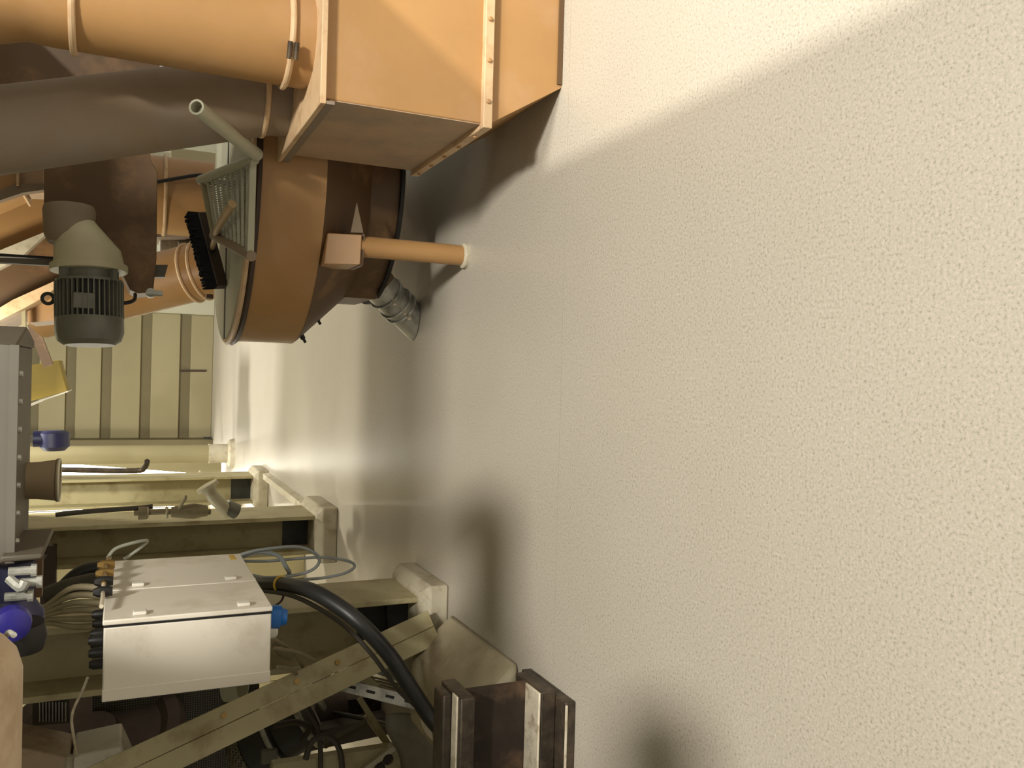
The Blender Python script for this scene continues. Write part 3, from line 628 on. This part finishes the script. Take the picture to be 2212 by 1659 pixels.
MB().tube([P(30,1372,Y=1.15), P(20,1366,Y=1.18), P(14,1372,Y=1.2)], .0035, 8, 4).build('wire_loop', 'galv', bp)
# ================================================================== far hanging bits
yc = thing('yellow_hood', P(120,822,Y=12.5), 'yellow tapered hood with a white edge below the channel', 'hood')
plate(yc, 'hood', [(60,790),(128,778),(146,845),(85,862),(60,868)], 12.5, .6, 'yellow', .01)
plate(yc, 'edge', [(60,874),(86,864),(147,844),(147,847),(92,866),(60,880)], 12.4, .8, 'white')
plate(yc, 'hanger', [(-60,800),(61,800),(61,830),(-60,830)], 12.6, .1, 'grey_dark')
bl = thing('blue_motor', P(115,948,Y=12.0), 'small dark blue motor hanging far back below the channel', 'motor')
MB().lathe(P(118,930,Y=12.0), P(118,968,Y=12.0)-P(118,930,Y=12.0), [(0,.12),(.03,.17),(.20,.17),(.25,.12)], 24).build('body', 'navy', bl)
MB().lathe(P(112,948,Y=12.0), (0,0,1), [(0,.10),(.2,.10)], 18).build('neck', 'navy', bl)
MB().box(tuple(P(90,950,Y=12)+Vector((-.04,0,0))), tuple(P(-60,950,Y=12)+Vector((.04,.08,0)))).build('hanger', 'grey_dark', bl)
fd = thing('brown_strut', P(95,735,Y=11), 'brown sloping strut in the dim upper background beside the yellow hood', 'strut')
MB().bar(P(70,700,Y=11), P(105,790,Y=11), .14, .1).build('member', 'brown', fd)
MB().bar(P(-40,705,Y=11), P(70,702,Y=11), .10, .1).build('post', 'cream', fd)
MB().tube([P(390,801,Y=18.085), P(445,801,Y=18.085)], .02, 6).build('wall_scratch', 'dark_wood') and None
o_ = bpy.data.objects['wall_scratch']; o_.name = 'hook_rod'; tag(o_, 'thin dark rod fixed flat on the lower far wall', 'rod')
fs = MB().box(tuple(P(457,948,Y=17.6)), tuple(P(440,944,Y=17.6)+Vector((0,.05,0)))).build('wall_clip', 'black'); tag(fs, 'small dark clip at the foot of the far wall corner', 'clip')
# ================================================================== clutter behind the brace and cabinet
# horizontal dark conduit and bars behind the cabinet top
cd_ = MB().bar(P(105,1178,Y=6.9), P(105,1420,Y=6.9), .10, .10).build('dark_crossbar', 'dark_wood'); tag(cd_, 'dark brown horizontal bar behind the cabinet top', 'bar')
cs = MB().bar(P(60,1250,Y=6.82), P(110,1175,Y=6.9), .05, .05).build('slanted_stay', 'grey_paint'); tag(cs, 'thin grey slanted stay above the dark crossbar', 'stay')
fh = thing('flexible_duct', P(160,1260,Y=5.2), 'dark flexible duct bending behind the cabinet top', 'duct')
MB().tube([P(97,1290,Y=5.2), P(125,1280,Y=5.2), P(170,1268,Y=5.2), P(225,1264,Y=5.2), P(320,1300,Y=5.2), P(560,1345,Y=5.2), (-1.75,5.2,.02)], [.05,.08], 20, 6).build('duct', 'rubber_grey', fh)
MB().tube([P(140,1268,Y=5.4), P(165,1245,Y=5.4), P(190,1232,Y=5.4), P(240,1226,Y=5.4)], .045, 18, 6).build('branch', 'rubber', fh)
for i, (ya, yb, xe_) in enumerate(((1322,1272,228), (1328,1288,228), (1333,1303,226), (1338,1318,226), (1345,1336,226), (1350,1352,224))):
    t = MB().tube([P(78,ya,Y=4.26), P(110,ya-(ya-yb)*.35-4,Y=4.23), P(160,yb-3+i,Y=4.16), P(xe_,yb,Y=4.10)], [.007,.012,.0155,.0165], 12, 5).build('cable_bundle', 'cable')
    tag(t, ['dusty grey cable, outermost of the fan above the cabinet', 'dusty cable, second in the fan above the cabinet', 'dusty cable, third in the fan above the cabinet',
            'dusty cable, fourth in the fan above the cabinet', 'dusty cable, fifth in the fan above the cabinet', 'lowest dusty cable of the fan above the cabinet'][i], 'cable', 'fan of dusty cables above the cabinet')
ss = thing('slotted_strut', P(130,1422,Y=4.6), 'grey slotted strut standing behind the cabinet top', 'strut')
sa_, sb_ = P(40,1432,Y=4.6), P(226,1410,Y=4.6)
MB().prism([sa_+Vector((-.05,0,0)), sa_+Vector((.05,0,0)), sb_+Vector((.05,0,0)), sb_+Vector((-.05,0,0))], (0,.05,0)).build('channel', 'galv', ss, bevel=.003)
for i in range(6):
    p0 = sa_+(sb_-sa_)*(.1+i*.155); p1 = sa_+(sb_-sa_)*(.1+i*.155+.08)
    MB().prism([p0+Vector((-.012,-.003,0)), p0+Vector((.012,-.003,0)), p1+Vector((.012,-.003,0)), p1+Vector((-.012,-.003,0))], (0,.004,0)).build('slot', 'black', ss)
MB().prism([P(100,1395,Y=4.6), P(122,1393,Y=4.6), P(118,1420,Y=4.6), P(94,1422,Y=4.6)], (0,.03,0)).build('tab', 'grey_paint', ss)
db = MB().prism([P(-40,1452,Y=4.9), P(232,1432,Y=4.9), P(230,1505,Y=4.9), P(-40,1515,Y=4.9)], (0,.2,0)).build('dark_post', 'grey_dark', None, bevel=.01)
tag(db, 'broad dark steel post behind the cabinet rear', 'post')
# belt pulley in its perforated guard
pg = thing('pulley_guard', P(400,1560,Y=5.6), 'large dark pulley wheel in a perforated sheet guard behind the brace', 'guard')
MB().prism([P(200,1490,Y=5.6), P(560,1470,Y=5.6), P(560,1700,Y=5.6), P(200,1720,Y=5.6)], (0,.02,0)).build('guard_sheet', 'perf', pg)
pc = P(205,1592,Y=5.5); pn = Vector((.88,-.44,.10)).normalized()
wh = MB().lathe(pc-pn*.06, pn, [(0,.47),(.03,.50),(.06,.47),(.09,.50),(.12,.47),(.12,.40),(.09,.36),(.09,.14),(.14,.12),(.14,.0001)], 64, cap=False).build('pulley', 'pulley', pg)
cc = thing('machine_casing', P(150,1640,Y=4.6), 'cream rounded machine casing in front of the dark pulley', 'casing')
MB().prism([P(30,1612,Y=4.6), P(150,1636,Y=4.6), P(152,1760,Y=4.6), P(30,1760,Y=4.6)], (0,.3,0)).build('panel', 'beige_pipe', cc, bevel=.01)
MB().prism([P(156,1634,Y=4.6), P(262,1610,Y=4.6), P(330,1760,Y=4.6), P(158,1760,Y=4.6)], (0,.3,0)).build('panel', 'cabinet', cc, bevel=.01)
MB().tube([P(152,1632,Y=4.6), P(149,1660,Y=4.6), P(148,1700,Y=4.6)], .018, 10, 4).build('rib', 'white_concrete', cc)
MB().bar(P(236,1640,Y=4.58), P(238,1690,Y=4.58), .02, .02).build('rib', 'white_concrete', cc)
wc = MB().tube([P(190,1462,Y=4.0), P(178,1492,Y=4.0), P(160,1530,Y=4.0), P(155,1558,Y=4.0), P(160,1595,Y=4.05), P(166,1634,Y=4.3)], .006, 8, 6).build('white_cable', 'steel_bright')
tag(wc, 'thin shiny pale cable dangling across the dark pulley', 'cable')
vg = thing('vent_grille', P(115,1535,Y=5.9), 'small dark ribbed vent grille between post and pulley', 'grille')
plate(vg, 'frame', [(70,1498),(150,1494),(150,1562),(70,1568)], 5.06, .05, 'grey_dark')
for i in range(9): plate(vg, 'fin', [(84+i*7,1517),(87+i*7,1517),(87+i*7,1560),(84+i*7,1560)], 5.03, .04, 'galv')
# small white pipe mouth under the cabinet
pm_ = thing('pipe_mouth', P(485,1492,Y=5.2), 'round pale pipe mouth showing under the cabinet edge', 'pipe')
MB().lathe(P(490,1478,Y=5.3), Vector((.1,-.5,-.9)), [(0,.10),(.10,.10),(.10,.085),(.0,.08)], 28, cap=False).build('mouth', 'grey_wall', pm_)
# shadowed cream web machine behind the nearest column: pale panel and short rods
sr = MB().bar(P(704,1345,Y=4.62), P(704,1400,Y=4.62), .02, .02).build('short_rod', 'grey_wall'); tag(sr, 'short pale rod fixed to the nearest column web', 'rod')
# slotted cable trays running low behind the hose
def tray(name_label, p0, p1, wid, m, Yd, cat='cable tray', slots=8, ln=None):
    t = thing('cable_tray', p0, name_label, cat, 'slotted cable trays under the brace')
    d_ = (p1-p0).normalized(); vw_ = (p0-O).normalized(); s_ = d_.cross(vw_).normalized(); n_ = s_.cross(d_).normalized()
    if n_.y > 0: n_ = -n_
    MB().prism([p0+s_*wid/2, p0-s_*wid/2, p1-s_*wid/2, p1+s_*wid/2], -n_*.06).build('channel', m, t, bevel=.003)
    for i in range(slots):
        f_ = (i+.3)/slots; g_ = f_+.45/slots; q0, q1 = p0+(p1-p0)*f_+n_*.001, p0+(p1-p0)*g_+n_*.001; w2 = wid*.11
        MB().prism([q0+s_*w2, q0-s_*w2, q1-s_*w2, q1+s_*w2], -n_*.003).build('slot', 'black', t)
    return t
tray('long grey slotted cable tray sloping to the beam, the lowest tray', P(655,1458,Y=4.3), P(985,1541,Y=4.0), .062, 'galv', 4)
tray('upper slotted cable tray above the long one, mostly behind the hose', P(770,1430,Y=4.75), P(945,1492,Y=4.6), .05, 'galv', 4, slots=7)
for i in range(4):
    c_ = MB().tube([P(720+8*i,1452+5*i,Y=4.6), P(800,1462+6*i,Y=4.55), P(880,1484+6*i,Y=4.5), P(960,1505+4*i,Y=4.45)], .006, 8, 5).build('tray_cable', 'cable')
    tag(c_, ['yellowish cable lying highest between the two trays', 'yellowish cable, second from the top between the trays', 'yellowish cable, third from the top between the trays', 'yellowish cable, lowest between the two trays'][i], 'cable', 'yellowish cables between the trays')
sy = MB().bar(P(760,1438,Y=4.4), P(812,1482,Y=4.4), .05, .04).build('tray_bracket', 'cream'); tag(sy, 'short cream bracket crossing the cable trays', 'bracket')
cbx = MB().lathe(P(598,1392,Y=4.3), P(640,1430,Y=4.35)-P(598,1392,Y=4.3), [(0,.03),(.06,.035),(.12,.02)], 14).build('cable_plug', 'cable'); tag(cbx, 'dusty beige plug hanging under the cabinet corner', 'plug')
for i, (xa, ya, xb, yb) in enumerate(((590,1380,660,1450), (592,1400,700,1440), (600,1440,650,1470))):
    c_ = MB().tube([P(xa,ya,Y=3.9), P((xa+xb)/2+6,(ya+yb)/2-8,Y=4.05), P(xb,yb,Y=4.22)], .009, 8, 5).build('loose_cable', 'cable')
    tag(c_, ['loose dusty cable from the blue connector', 'loose dusty cable running right of the blue connector', 'short loose cable at the cabinet rear corner'][i], 'cable', 'loose cables under the cabinet')
bkc = MB().tube([P(588,1312,Y=4.4), P(606,1300,Y=4.42), P(612,1285,Y=4.42), P(602,1272,Y=4.42)], .006, 8, 5).build('brown_wire', 'dark_wood'); tag(bkc, 'thin brown wire curling beside the cabinet foot', 'wire')
# electric motor and can at the bottom left of the upright view
em = thing('floor_motor', (-2.25,5.3,0), 'dark electric motor with fins on a low frame under the brace', 'motor')
e0_, e1_ = P(520,1640,Y=5.4), P(668,1548,Y=5.3)
ed = e1_-e0_; eL = ed.length
MB().lathe(e0_, ed, [(0,.17),(.02,.19),(eL*.55,.19),(eL*.58,.165),(eL,.165)], 32).build('body', 'motor_dark', em)
MB().lathe(e0_, ed, [(-.02,.15),(eL*.06,.205),(eL*.16,.205)], 32).build('ribbed_cowl', 'perf', em)
for k in (.5, .97): MB().torus(e0_+ed*k, ed, .18, .02, 36, 8).build('band', 'galv', em)
MB().bar(e0_+ed*.3+Vector((0,0,-.15)), Vector((e0_.x+.1, 5.4, 0)), .12, .12).build('stand', 'grey_dark', em)
MB().box(tuple(P(600,1648,Y=5.15)), tuple(P(565,1622,Y=5.15)+Vector((0,.1,0)))).build('terminal_box', 'motor', em, bevel=.01)
MB().tube([P(590,1568,Y=5.1), P(640,1560,Y=5.1), P(668,1575,Y=5.1), P(650,1600,Y=5.1)], .018, 10, 6).build('cable', 'rubber_grey', em)
cn = thing('brown_canister', P(700,1540,Y=5.5), 'dark brown round canister beside the floor motor', 'canister')
c0 = P(725,1536,Y=5.6)
MB().lathe(Vector((c0.x, 5.6, c0.z-.06)), (0,0,1), [(0,.13),(.02,.14),(.22,.14),(.26,.10),(.30,.05)], 28).build('body', 'pulley', cn)
MB().box((c0.x-.1, 5.5, 0), (c0.x+.1, 5.7, c0.z-.06)).build('stand', 'rust', cn)
MB().tube([P(672,1498,Y=5.3), P(690,1515,Y=5.3), P(700,1530,Y=5.4)], .02, 10, 4).build('spout', 'galv', cn)
lb_ = thing('frame_ledge', P(740,1630,Y=4.6), 'cream low frame ledge under the dark motor', 'frame')
l0, l1 = P(590,1652,Y=4.55), P(850,1612,Y=4.55)
MB().prism([l0, l1, l1+Vector((0,.02,-.5)), Vector((l0.x,4.57,.0)), Vector((l0.x-.5,4.57,.0)), l0+Vector((-.5,0,.1))], (0,.06,0)).build('face', 'cream', lb_)
MB().bar(l0+Vector((-.4,0,.03)), l1, .05, .03).build('top_edge', 'white_concrete', lb_)
for y_ in (1640, 1622): MB().lathe(P(880-y_*0+(-y_+1640)*0-60+(1640-y_),y_+18,Y=4.53), (0,-1,0), [(0,.03),(.006,.03)], 14).build('knockout', 'rust', lb_)
gc_ = MB().tube([P(660,1640,Y=4.5), P(676,1600,Y=4.5), P(712,1592,Y=4.5), P(735,1625,Y=4.5), P(740,1690,Y=4.45)], .016, 10, 6).build('grey_cable', 'rubber_grey'); tag(gc_, 'grey cable drooping over the cream frame ledge', 'cable')
gd_ = MB().tube([P(648,1500,Y=4.6), P(668,1540,Y=4.6), P(690,1590,Y=4.55), P(692,1690,Y=4.5)], .014, 10, 6).build('hanging_cable', 'rubber_grey'); tag(gd_, 'dark cable hanging straight down past the canister', 'cable')
bs = MB().tube([P(722,1540,Y=5.45), P(800,1555,Y=5.1), P(838,1566,Y=4.8)], .016, 8).build('tie_rod', 'black'); tag(bs, 'thin black tie rod from the canister to the plastic sheet', 'rod')
for i, (xa, ya, xb, yb) in enumerate(((776,1508,850,1625), (790,1545,868,1650), (700,1610,792,1560))):
    t = MB().bar(P(xa,ya,Y=4.75), P(xb,yb,Y=4.7), .03, .03).build('support_strut', 'cream' if i < 2 else 'grey_dark')
    tag(t, ['cream strut sloping beside the plastic sheet, the upper one', 'cream strut sloping beside the plastic sheet, the lower one', 'dark slanted strut under the tie rod'][i], 'strut')
# grey sheet, open duct end, dark pit behind the fallen beam
sm = MB(); NX, NY = 10, 10; vs_ = []; c4 = [P(832,1545,Y=4.4), P(985,1540,Y=4.2), P(1010,1700,Y=4.1), P(880,1700,Y=4.5)]
for i in range(NX+1):
    for j in range(NY+1):
        u_, v_ = i/NX, j/NY
        p = (c4[0]*(1-u_)+c4[1]*u_)*(1-v_)+(c4[3]*(1-u_)+c4[2]*u_)*v_
        vs_.append(p+Vector((0, .03*math.sin(u_*7+v_*3), .015*math.sin(v_*8))))
sm.add(vs_, [(i*(NY+1)+j, (i+1)*(NY+1)+j, (i+1)*(NY+1)+j+1, i*(NY+1)+j+1) for i in range(NX) for j in range(NY)])
sh = sm.build('plastic_sheet', 'sheet', smooth=60); so = sh.modifiers.new('solid', 'SOLIDIFY'); so.thickness = .004
tag(sh, 'rumpled grey sheet hanging behind the end of the steel beam', 'sheet')
de = thing('duct_mouth', P(985,1520,Y=3.7), 'curved pale duct mouth with dark inside behind the steel beam', 'duct')
dc = P(975,1535,Y=3.85); dn_ = Vector((.35,-.5,.45)).normalized()
MB().lathe(dc-dn_*.10, dn_, [(0,.15),(.10,.16),(.10,.13),(.02,.11),(.0,.0001)], 36, cap=False).build('mouth', 'white_concrete', de)
MB().lathe(dc-dn_*.06, dn_, [(0,.115),(.01,.115)], 30).build('shade_core', 'black', de)  # black disc paints the shade inside the open mouth
MB().bar(dc-dn_*.1, Vector((dc.x-.1, dc.y+.15, 0)), .08, .08).build('stand', 'grey_dark', de)
# pale block between column foot and duct mouth
kb = MB().prism([P(868,1415,Y=4.45), P(905,1412,Y=4.45), P(960,1470,Y=4.4), P(930,1484,Y=4.4), P(892,1470,Y=4.45)], (0,.25,0)).build('pale_bundle', 'concrete', None, bevel=.01)
tag(kb, 'pale rounded concrete lump between column foot and cable trays', 'block')
dk = MB().prism([P(848,1355,Y=4.62), P(910,1352,Y=4.62), P(905,1412,Y=4.62), P(850,1420,Y=4.62)], (0,.3,0)).build('recess_shade', 'black'); tag(dk, 'black block put in for recess shade behind the brace at the column foot', 'box')  # black block fills the recess with painted shade
cv = MB().prism([(-1.25,3.36,0),(-1.32,3.36,.08),(-1.46,3.36,.22),(-1.80,3.36,.22),(-1.80,3.36,0)], (0,.86,0)).build('concrete_haunch', 'concrete', None, bevel=.03)
tag(cv, 'sloping painted concrete haunch between the column plinth and the steel beam', 'block')
